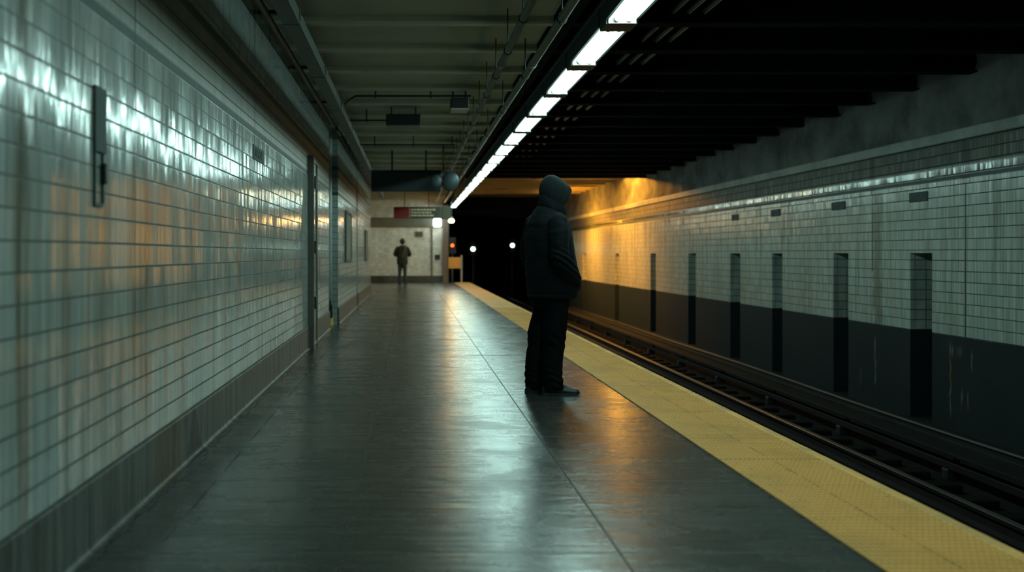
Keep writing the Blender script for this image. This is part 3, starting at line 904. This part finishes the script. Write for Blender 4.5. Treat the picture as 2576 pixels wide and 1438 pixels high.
for (p1, p0, zt_, lab) in ((2334, 2289, None, 'dark lettered plaque on the far tiled wall, nearest of the plaques above the niches'),
                           (2127, 2093, None, 'dark lettered plaque on the far tiled wall, second nearest above the niches'),
                           (1963, 1941, None, 'dark lettered plaque on the far tiled wall, third nearest above the niches'),
                           (1858, 1842, None, 'dark lettered plaque on the far tiled wall, fourth nearest above the niches')):
    y0_, y1_ = right_pt(p1), right_pt(p0)
    t = thing('wall_plaque', lab, 'plaque', (D+.0005, y0_, 1.79), 0, 'plaques above the niches')
    bm = NB(); box(bm, -.012, 0, 0, y1_-y0_, 0, .122, .001); obj('plate', bm, M['plaque'], t)
    letters('IIYOE', .14, t, M['plaque_letter'], Matrix(((0, 0, -1, -.013), (-.85, 0, 0, (y1_-y0_)/2), (0, .8, 0, .062), (0, 0, 0, 1))))
# frames farther along the left wall
for (a, b, z0_, z1_, xf, lab) in ((17.75, 19.4, .98, 1.92, -1.18, 'tall dark notice frame on the far part of the left wall, nearer one'),
                                   (25.4, 26.5, .95, 1.75, -1.18, 'tall dark notice frame on the far part of the left wall, farther one')):
    t = thing('notice_frame', lab, 'frame', (xf-.0005, a, z0_))
    w_ = b-a; h_ = z1_-z0_
    bm = NB()
    for q in ((0, .05, 0, h_), (w_-.05, w_, 0, h_), (.05, w_-.05, 0, .05), (.05, w_-.05, h_-.05, h_)): box(bm, 0, .03, q[0], q[1], q[2], q[3], .003)
    obj('frame', bm, M['panel'], t)
    bm = NB(); box(bm, 0, .014, .05, w_-.05, .05, h_-.05); obj('poster', bm, M['header'], t)
# standpipe in the recess
t = thing('standpipe', 'pale standpipe with a yellow foot in the recess of the left wall', 'pipe', (-1.30, 15.92, 0))
bm = NB(); cyl(bm, (0, 0, .12), (0, 0, 3.19), .035, 14); obj('riser', bm, M['white_pipe'], t, True)
bm = NB(); cyl(bm, (0, 0, .001), (0, 0, .12), .06, 14, .05); obj('foot', bm, M['yellow_valve'], t)
bm = NB(); box(bm, -.05, .05, -.12, -.04, .12, .34, .01); cyl(bm, (0, -.08, .34), (0, -.08, .40), .03, 10); obj('valve_box', bm, M['hinge'], t)
# end wall fittings
def end_box(px0, px1, py0, py1, name, lab, cat, mat):
    y_ = 39.602
    x0_, x1_ = (px0-1034)/F*y_, (px1-1034)/F*y_; z1_, z0_ = HC+(638-py0)/F*y_, HC+(638-py1)/F*y_
    t = thing(name, lab, cat, ((x0_+x1_)/2, y_, z0_))
    w_ = (x1_-x0_)/2
    bm = NB(); box(bm, -w_, w_, -.05, 0, 0, z1_-z0_, .006); obj('case', bm, M[mat], t)
    bm = NB(); box(bm, -w_*.85, w_*.85, -.062, -.051, .02, z1_-z0_-.02, .003); obj('face', bm, M[mat], t)
end_box(1045, 1064, 582, 595, 'wall_vent', 'small grey vent high on the white end wall', 'vent', 'steel')
end_box(1094, 1107, 640, 652, 'call_box', 'small dark box at chest height on the white end wall', 'box', 'plaque')
# wet line and puddle at the foot of the left wall
m = N('water'); M['water'] = m.bsdf((.02, .03, .03), .05, 0.0, m.bump(m.noise(scale=30), .3, .003), .6)
bm = NB()
random.seed(11)
for i in range(230):
    yy = 2.9 + i*.03
    xx = -1.178 + .010*math.sin(i*.5) + random.uniform(-.004, .004)
    r_ = random.uniform(.004, .012)
    if 5.0 < yy < 5.6: r_ *= 2.2; xx += .012
    vs = [bm.verts.new((xx + r_*math.cos(2*PI*q/8), yy + r_*1.8*math.sin(2*PI*q/8), .0012)) for q in range(8)]
    ct = bm.verts.new((xx, yy, .0035))
    for q in range(8): bm.faces.new((vs[q], vs[(q+1) % 8], ct))
me = bpy.data.meshes.new('water_trickle'); bm.to_mesh(me); bm.free()
o = link_mesh('water_trickle', me, M['water'], smooth=True)
tag(o, 'thin trickle of water lying in the angle of floor and left wall', 'water', kind='stuff')

# ------------------------------------------------------------------ people
def head_mesh(bm, c, s=1.0, yaw=0):
    """head looking along +x with brow, nose, lips, chin and ears"""
    b2 = NB(); bmesh.ops.create_uvsphere(b2, u_segments=40, v_segments=28, radius=1)
    for v in b2.verts:
        x, y, z = v.co
        k = 1 - .16*max(0, -z)
        px = x*.096*(1 - .10*max(0, -z)); py = y*.076*k; pz = z*.118
        if x > .3:
            a = abs(y)
            px += .022*math.exp(-((y/.16)**2)) * math.exp(-(((z+.05)/.16)**2)) * (1 + .5*(-z))   # nose
            px -= .009*math.exp(-(((a-.40)/.17)**2)) * math.exp(-(((z-.10)/.10)**2))              # sockets
            px += .006*math.exp(-(((z-.26)/.09)**2)) * math.exp(-((y/.6)**2))                     # brow
            px += .006*math.exp(-((y/.26)**2)) * math.exp(-(((z+.42)/.05)**2))                    # lips
            px += .006*math.exp(-((y/.26)**2)) * math.exp(-(((z+.54)/.05)**2))
            px += .010*math.exp(-((y/.25)**2)) * math.exp(-(((z+.82)/.12)**2))                    # chin
        v.co = (px, py, pz)
    for s_ in (-1, 1): sphere(b2, (-.008, s_*.078, .0), .03, 12, 8, (.6, .28, 1.05))
    mt = Matrix.Translation(c) @ Matrix.Rotation(yaw, 4, 'Z') @ Matrix.Scale(s, 4)
    bmesh.ops.transform(b2, matrix=mt, verts=b2.verts)
    me = bpy.data.meshes.new('t'); b2.to_mesh(me); b2.free(); bm.from_mesh(me); bpy.data.meshes.remove(me)

def hand_nodes(nodes, edges, wi, wrist, d, side, curl=.4):
    """palm, four fingers and a thumb growing from joint wi; d = pointing direction, side = thumb side"""
    d = Vector(d).normalized(); side = Vector(side).normalized(); n_ = d.cross(side).normalized()
    w = Vector(wrist)
    pc = w + d*.045; nodes.append((*pc, .022)); ip = len(nodes)-1; edges.append((wi, ip))
    for q, ln in zip((-.028, -.009, .010, .028), (.062, .078, .082, .070)):
        base = w + d*.088 + side*q
        p1 = base; p2 = base + d*ln*.45 + n_*curl*.02; p3 = p2 + (d + n_*curl).normalized()*ln*.55
        for j, p in enumerate((p1, p2, p3)):
            nodes.append((*p, (.0115, .009, .0075)[j])); edges.append((ip if j == 0 else len(nodes)-2, len(nodes)-1))
    t1 = w + d*.035 + side*.035; t2 = t1 + (d*.7+side*.7)*.035; t3 = t2 + d*.03
    for j, p in enumerate((t1, t2, t3)):
        nodes.append((*p, (.013, .010, .008)[j])); edges.append((ip if j == 0 else len(nodes)-2, len(nodes)-1))

def body(shoulder_z, arms, hips_z, feet, head_c, lean=0.0, yaw=0):
    nodes = [(0, 0, hips_z, .115), (0, 0, hips_z+.18, .115), (-.01, 0, shoulder_z-.14, .125), (-.01, 0, shoulder_z-.02, .09), (0, 0, shoulder_z+.06, .052), (head_c[0]-.01, 0, head_c[2]-.06, .05)]
    edges = [(i, i+1) for i in range(5)]
    for s_, (sh, el, wr, hd, th) in arms:
        i0 = len(nodes)
        nodes += [(*sh, .055), (*el, .043), (*wr, .029)]
        edges += [(3, i0), (i0, i0+1), (i0+1, i0+2)]
        hand_nodes(nodes, edges, i0+2, wr, hd, th)
    for hp, kn, an, he, to in feet:
        i0 = len(nodes)
        nodes += [(*hp, .085), (*kn, .055), (*an, .034), (*he, .030), (*to, .022)]
        edges += [(0, i0), (i0, i0+1), (i0+1, i0+2), (i0+2, i0+3), (i0+3, i0+4)]
    bm = skinned(nodes, edges, 1)
    head_mesh(bm, head_c, 1.0, yaw)
    return remeshed(bm, .007, 3)

def fold(v, freq, seed):
    return mnoise.noise(Vector((v.x*freq[0], v.y*freq[1], v.z*freq[2])) + Vector((seed, seed*2, seed*3)))

# --- hooded person, 3/4 from behind, facing the track
TH = math.radians(22)
arm_r = ((-.03, -.19, 1.39), (-.05, -.25, 1.10), (.02, -.20, .985), (.5, .3, -.8), (.3, 0, 1))
arm_l = ((-.03, .19, 1.39), (-.05, .25, 1.10), (.02, .20, .985), (.5, -.3, -.8), (.3, 0, 1))
P = link_mesh('person', body(1.43, [(-1, arm_r), (1, arm_l)], .90,
     [((-.0, -.09, .84), (-.03, -.10, .47), (-.045, -.10, .09), (-.03, -.10, .045), (.10, -.105, .035)),
      ((-.0, .09, .84), (-.055, .10, .47), (-.10, .10, .09), (-.085, .10, .045), (.04, .11, .035))],
     (.03, 0, 1.635)), M['skin'], None, True)
P.location = (1.137, 8.11, 0); P.rotation_euler = (0, 0, TH)
tag(P, 'hooded person in dark padded jacket, hands in pockets, standing beside the yellow strip', 'person')
# jacket
bm = NB()
rings = [(.014, 0, .785, .186, .200, 0, 2.3), (.016, 0, .81, .192, .205, 0, 2.3), (.015, 0, .86, .199, .212, 0, 2.3), (.012, 0, .97, .206, .214, 0, 2.3), (-.004, 0, 1.10, .198, .212, 0, 2.3),
         (-.018, 0, 1.20, .188, .212, 0, 2.3), (-.024, 0, 1.30, .180, .215, 0, 2.3), (-.024, 0, 1.38, .162, .205, 0, 2.2), (-.020, 0, 1.43, .145, .170, .01), (-.012, 0, 1.47, .122, .125, .03), (-.002, 0, 1.50, .100, .092, .04)]
loft(bm, rings, 40)
for s_ in (-1, 1):
    pts = [(-.035, s_*.150, 1.425, .060), (-.045, s_*.195, 1.385, .078), (-.055, s_*.228, 1.28, .080), (-.060, s_*.245, 1.17, .075), (-.048, s_*.252, 1.095, .074),
           (-.005, s_*.245, 1.035, .070), (.045, s_*.232, .995, .063), (.090, s_*.213, .960, .055), (.122, s_*.185, .93, .048)]
    limb(bm, smooth_path(pts, 5), 20)
    # pocket flap swelling where the hand pushes the cloth out
    sphere(bm, (.136, s_*.160, .900), .050, 14, 10, (1.1, .7, 1.35))
def jf(co, n):
    d = 0
    r = co.y
    d += .0045*fold(co, (6, 6, 16), 2) + .0022*fold(co, (15, 15, 30), 5)
    arm = max(0, min(1, (abs(co.y)-.17)/.05))
    el = math.exp(-((co.z-1.06)/.10)**2)
    d += arm*el*.009*math.sin((co.z*.9 + co.x*.55)*2*PI/.042 + 1.5*fold(co, (9, 9, 9), 7))
    d += arm*(1-el)*.0045*fold(co, (11, 11, 30), 3)*1.2
    d += -.004*math.exp(-((co.z-.822)/.006)**2)
    d += (1-arm)*.0018*math.sin(co.z*2*PI/.23 + 2*fold(co, (5, 5, 4), 8))
    return d
jk = link_mesh('jacket', remeshed(bm, .0065, 3, jf), M['jacket'], P, True)
jk['label'] = 'dark navy padded jacket'
# hem band
bm = NB(); loft(bm, [(.014, 0, .778, .182, .198, 0, 2.3), (.014, 0, .786, .192, .207, 0, 2.3), (.015, 0, .806, .195, .209, 0, 2.3), (.015, 0, .814, .190, .204, 0, 2.3)], 40)
obj('hem', bm, M['jacket'], jk, True)
# standing collar: a thick band tilted down to the front
bm = NB()
R1 = loft(bm, [(.000, 0, 1.455, .112, .108, .045), (.012, 0, 1.500, .118, .104, .058), (.026, 0, 1.545, .122, .100, .072), (.028, 0, 1.552, .116, .094, .072)], 36, False)
R2 = loft(bm, [(.000, 0, 1.455, .100, .095, .045), (.012, 0, 1.500, .104, .090, .058), (.028, 0, 1.548, .106, .084, .072)], 36, False)
for A, B in ((R1[0], R2[0]), (R1[-1], R2[-1])):
    for i in range(36): bm.faces.new((A[i], A[(i+1) % 36], B[(i+1) % 36], B[i]))
co_ = obj('collar', bm, M['jacket'], jk, True)
# zip pull
bm = NB(); box(bm, .200, .206, -.03, -.024, .75, .80, .001); obj('zip_pull', bm, M['steel'], jk)
# hood: shell, open at the front
bm = NB()
hr = [(.012, 0, 1.470, .080, .078, .03), (.016, 0, 1.500, .086, .080, .03), (.022, 0, 1.535, .096, .086, .03), (.030, 0, 1.556, .112, .098, .022), (.036, 0, 1.585, .126, .108, .01), (.042, 0, 1.625, .134, .113, 0), (.044, 0, 1.655, .137, .113, -.004),
      (.038, 0, 1.685, .127, .110, .0), (.030, 0, 1.715, .108, .102, .004), (.024, 0, 1.742, .086, .086, .006), (.018, 0, 1.762, .062, .064, .006), (.014, 0, 1.775, .036, .038, .004), (.012, 0, 1.780, .012, .013, .0)]
loft(bm, hr, 44)
bmesh.ops.recalc_face_normals(bm, faces=bm.faces[:])
dele = []
for f in bm.faces:
    c_ = f.calc_center_median()
    # opening plane: slopes back towards the chin
    edge = .128 - .60*(1.66-c_.z if c_.z < 1.66 else 0)*.9
    if c_.x > edge - .002 and 1.50 < c_.z < 1.72 and abs(c_.y) < .078: dele.append(f)
bmesh.ops.delete(bm, geom=dele, context='FACES')
for v in bm.verts:
    n_ = Vector((v.co.x-.03, v.co.y, v.co.z-1.62)).normalized()
    w = .006*fold(v.co, (10, 10, 10), 4) + .0075*math.sin((v.co.x*1.0+(1.78-v.co.z)*.35)*2*PI/.055 + 2*fold(v.co, (6, 6, 6), 1))*max(0, min(1, (1.68-v.co.z)/.1))
    v.co += n_*w*max(0, min(1, (v.co.z-1.535)/.05))
    if v.co.x > .12 and v.co.z > 1.62: v.co.x += .012
me = bpy.data.meshes.new('hood'); bm.to_mesh(me); bm.free()
hd = link_mesh('hood', me, M['hood'], P, True)
hd['label'] = 'slate cotton hood pulled up'
md = hd.modifiers.new('t', 'SOLIDIFY'); md.thickness = .009; md.offset = -1
md = hd.modifiers.new('s', 'SUBSURF'); md.levels = 1; md.render_levels = 2
# trousers
bm = NB()
loft(bm, [(-.004, 0, .70, .135, .165, 0, 2.4), (.0, 0, .78, .142, .172, 0, 2.4), (0, 0, .88, .145, .172, 0, 2.4), (0, 0, .95, .14, .16)], 36)
for s_, kx, ax in ((-1, -.012, -.035), (1, -.058, -.098)):
    limb(bm, smooth_path([(.0, s_*.075, .82, .098), (-.002, s_*.083, .66, .102), (kx, s_*.086, .50, .094), (kx-.006, s_*.086, .40, .087), ((kx+ax)/2-.012, s_*.088, .27, .084),
                          (ax-.0, s_*.094, .16, .078), (ax+.004, s_*.096, .115, .080), (ax+.008, s_*.097, .055, .082)], 5), 22)
def tf(co, n):
    k = math.exp(-((co.z-.13)/.09)**2); kn = math.exp(-((co.z-.44)/.08)**2)
    return .003*fold(co, (7, 7, 10), 3) + k*.0045*math.sin(co.z*2*PI/.055 + co.x*22 + 5*fold(co, (7, 7, 7), 6)) + kn*.0035*math.sin((co.z+1.1*co.x)*2*PI/.085 + fold(co, (6, 6, 6), 1)*4)
tr = link_mesh('trousers', remeshed(bm, .0075, 3, tf), M['trouser'], P, True)
tr['label'] = 'black trousers'
# shoes
def shoe(parent, x, y, yaw, mat=None, sole=None):
    mt = Matrix.Translation((x, y, 0)) @ Matrix.Rotation(yaw, 4, 'Z')
    bm = NB()
    sec = [(-.145, .022, .022, .050), (-.135, .030, .036, .080), (-.10, .033, .040, .098), (-.05, .034, .042, .105), (-.005, .036, .043, .098), (.045, .041, .045, .078),
           (.09, .046, .045, .060), (.125, .044, .040, .050), (.150, .034, .030, .043), (.160, .018, .018, .034)]
    R = []
    for (sx_, w1, w2, h) in sec:
        L = []
        for i in range(16):
            t = 2*PI*i/16
            yy = math.cos(t)*w1; zz_ = .022 + (h-.022)*max(0, math.sin(t)) if math.sin(t) > 0 else .020
            yy *= (1 - .35*max(0, math.sin(t))**2)
            L.append(bm.verts.new((sx_, yy, zz_)))
        R.append(L)
    for A, B in zip(R[:-1], R[1:]):
        for i in range(16): bm.faces.new((A[i], A[(i+1) % 16], B[(i+1) % 16], B[i]))
    bm.faces.new(R[0][::-1]); bm.faces.new(R[-1])
    bmesh.ops.transform(bm, matrix=mt, verts=bm.verts)
    s = obj('shoe', bm, mat or M['shoe'], parent, True)
    bm = NB()
    out = [(-.150, 0)] + [(q[0], q[1]+.005) for q in sec] + [(.168, 0)]
    pts = out + [(a, -b) for a, b in out[::-1][1:-1]]
    for z0_, z1_ in ((.0005, .026),):
        A = [bm.verts.new((a, b, z0_ + (.010 if a > .14 else 0))) for a, b in pts]; B = [bm.verts.new((a, b, z1_ - (.004 if a > .0 else 0))) for a, b in pts]
        for i in range(len(pts)): bm.faces.new((A[i], A[(i+1) % len(pts)], B[(i+1) % len(pts)], B[i]))
        bm.faces.new(A[::-1]); bm.faces.new(B)
    bmesh.ops.transform(bm, matrix=mt, verts=bm.verts)
    obj('sole', bm, sole or M['sole'], s)
    bm = NB()
    for k_ in range(4):
        xx = .012 + k_*.022; zz_ = .096 - k_*.0085
        tube(bm, [(xx, -.026, zz_-.014), (xx+.003, 0, zz_+.003), (xx+.006, .026, zz_-.014)], .0028, 6)
    tube(bm, [(.006, 0, .103), (.014, -.016, .113), (.020, -.022, .100)], .0026, 6); tube(bm, [(.006, 0, .103), (.010, .016, .113), (.018, .022, .100)], .0026, 6)
    bmesh.ops.transform(bm, matrix=mt, verts=bm.verts)
    obj('laces', bm, mat or M['shoe'], s)
shoe(P, .026, -.100, math.radians(-20))
shoe(P, -.028, .105, math.radians(5))

# --- distant person
arm_r = ((0, -.17, 1.36), (.02, -.27, 1.12), (.20, -.15, 1.10), (.8, .5, .2), (0, .2, 1))
arm_l = ((0, .17, 1.36), (.02, .27, 1.12), (.20, .15, 1.10), (.8, -.5, .2), (0, -.2, 1))
Q = link_mesh('person', body(1.38, [(-1, arm_r), (1, arm_l)], .86,
     [((0, -.09, .80), (0, -.10, .45), (-.01, -.11, .09), (0, -.11, .045), (.12, -.12, .035)),
      ((0, .09, .80), (0, .10, .45), (-.01, .11, .09), (0, .11, .045), (.12, .12, .035))],
     (.03, 0, 1.57)), M['skin'], None, True)
Q.location = (-.32, 37.0, 0); Q.rotation_euler = (0, 0, math.radians(82))
tag(Q, 'distant person in olive coat and jeans, elbows bent, before the white end wall', 'person')
bm = NB()
loft(bm, [(0, 0, .74, .14, .205, 0, 2.3), (0, 0, .85, .15, .21, 0, 2.3), (0, 0, 1.05, .145, .20, 0, 2.3), (0, 0, 1.2, .14, .205, 0, 2.3), (0, 0, 1.33, .13, .21), (0, 0, 1.40, .105, .15), (0, 0, 1.45, .075, .08)], 28)
for s_ in (-1, 1):
    limb(bm, smooth_path([(0, s_*.14, 1.37, .065), (0, s_*.20, 1.32, .075), (.0, s_*.25, 1.22, .07), (.02, s_*.275, 1.12, .07), (.10, s_*.23, 1.08, .06), (.18, s_*.165, 1.10, .05)], 4), 14)
jq = link_mesh('coat', remeshed(bm, .012, 3, lambda c, n: .005*fold(c, (7, 7, 12), 2)), M['olive'], Q, True)
jq['label'] = 'dark olive coat'
bm = NB()
loft(bm, [(0, 0, .70, .11, .16), (0, 0, .80, .12, .17), (0, 0, .9, .12, .165)], 24)
for s_ in (-1, 1): limb(bm, smooth_path([(0, s_*.08, .80, .085), (0, s_*.09, .62, .085), (0, s_*.10, .45, .066), (-.01, s_*.105, .28, .06), (-.01, s_*.11, .08, .055)], 4), 14)
jn = link_mesh('jeans', remeshed(bm, .012, 3), M['denim'], Q, True); jn['label'] = 'dark blue jeans'
shoe(Q, .04, -.115, 0); shoe(Q, .04, .115, 0)
bm = NB(); sphere(bm, (.015, 0, 1.60), .112, 20, 14, (.98, .86, 1.02))
hm = remeshed(bm, .012, 2)
for v in hm.vertices:
    if v.co.x > .075: v.co.x = .075 + (v.co.x-.075)*.1
h_ = link_mesh('hair', hm, M['hair'], Q, True); h_['label'] = 'short dark hair'
# tan strap over the shoulder
bm = NB()
pts = smooth_path([(-.155, -.02, 1.02), (-.158, -.07, 1.18), (-.150, -.115, 1.30), (-.085, -.13, 1.43), (.02, -.125, 1.425), (.115, -.09, 1.32)], 5)
for a, b in zip(pts[:-1], pts[1:]):
    cyl(bm, a, b, .030, 8)
obj('shoulder_strap', bm, M['tan'], Q)

# ------------------------------------------------------------------ light, world, camera
w = bpy.data.worlds.new('World'); scene.world = w; w.use_nodes = True
w.node_tree.nodes['Background'].inputs[0].default_value = (.3, .6, .65, 1)
w.node_tree.nodes['Background'].inputs[1].default_value = .004

cam = bpy.data.cameras.new('Camera'); co = bpy.data.objects.new('Camera', cam); C.objects.link(co)
co.location = (0, 0, HC); co.rotation_euler = (PI/2, 0, 0)
cam.sensor_fit = 'HORIZONTAL'; cam.sensor_width = 36; cam.lens = 36*F/2576
cam.shift_x = (1288-1034)/2576; cam.shift_y = -(719-638)/2576
cam.clip_start = .05; cam.clip_end = 200
cam.dof.use_dof = True; cam.dof.focus_distance = 8.3; cam.dof.aperture_fstop = 1.5
scene.camera = co

scene.view_settings.view_transform = 'Standard'
scene.view_settings.look = 'None'
scene.view_settings.exposure = 0.0
scene.view_settings.gamma = 1
scene.view_settings.use_curve_mapping = False
scene.cycles.use_denoising = True
scene.cycles.max_bounces = 6
scene.cycles.sample_clamp_indirect = 4
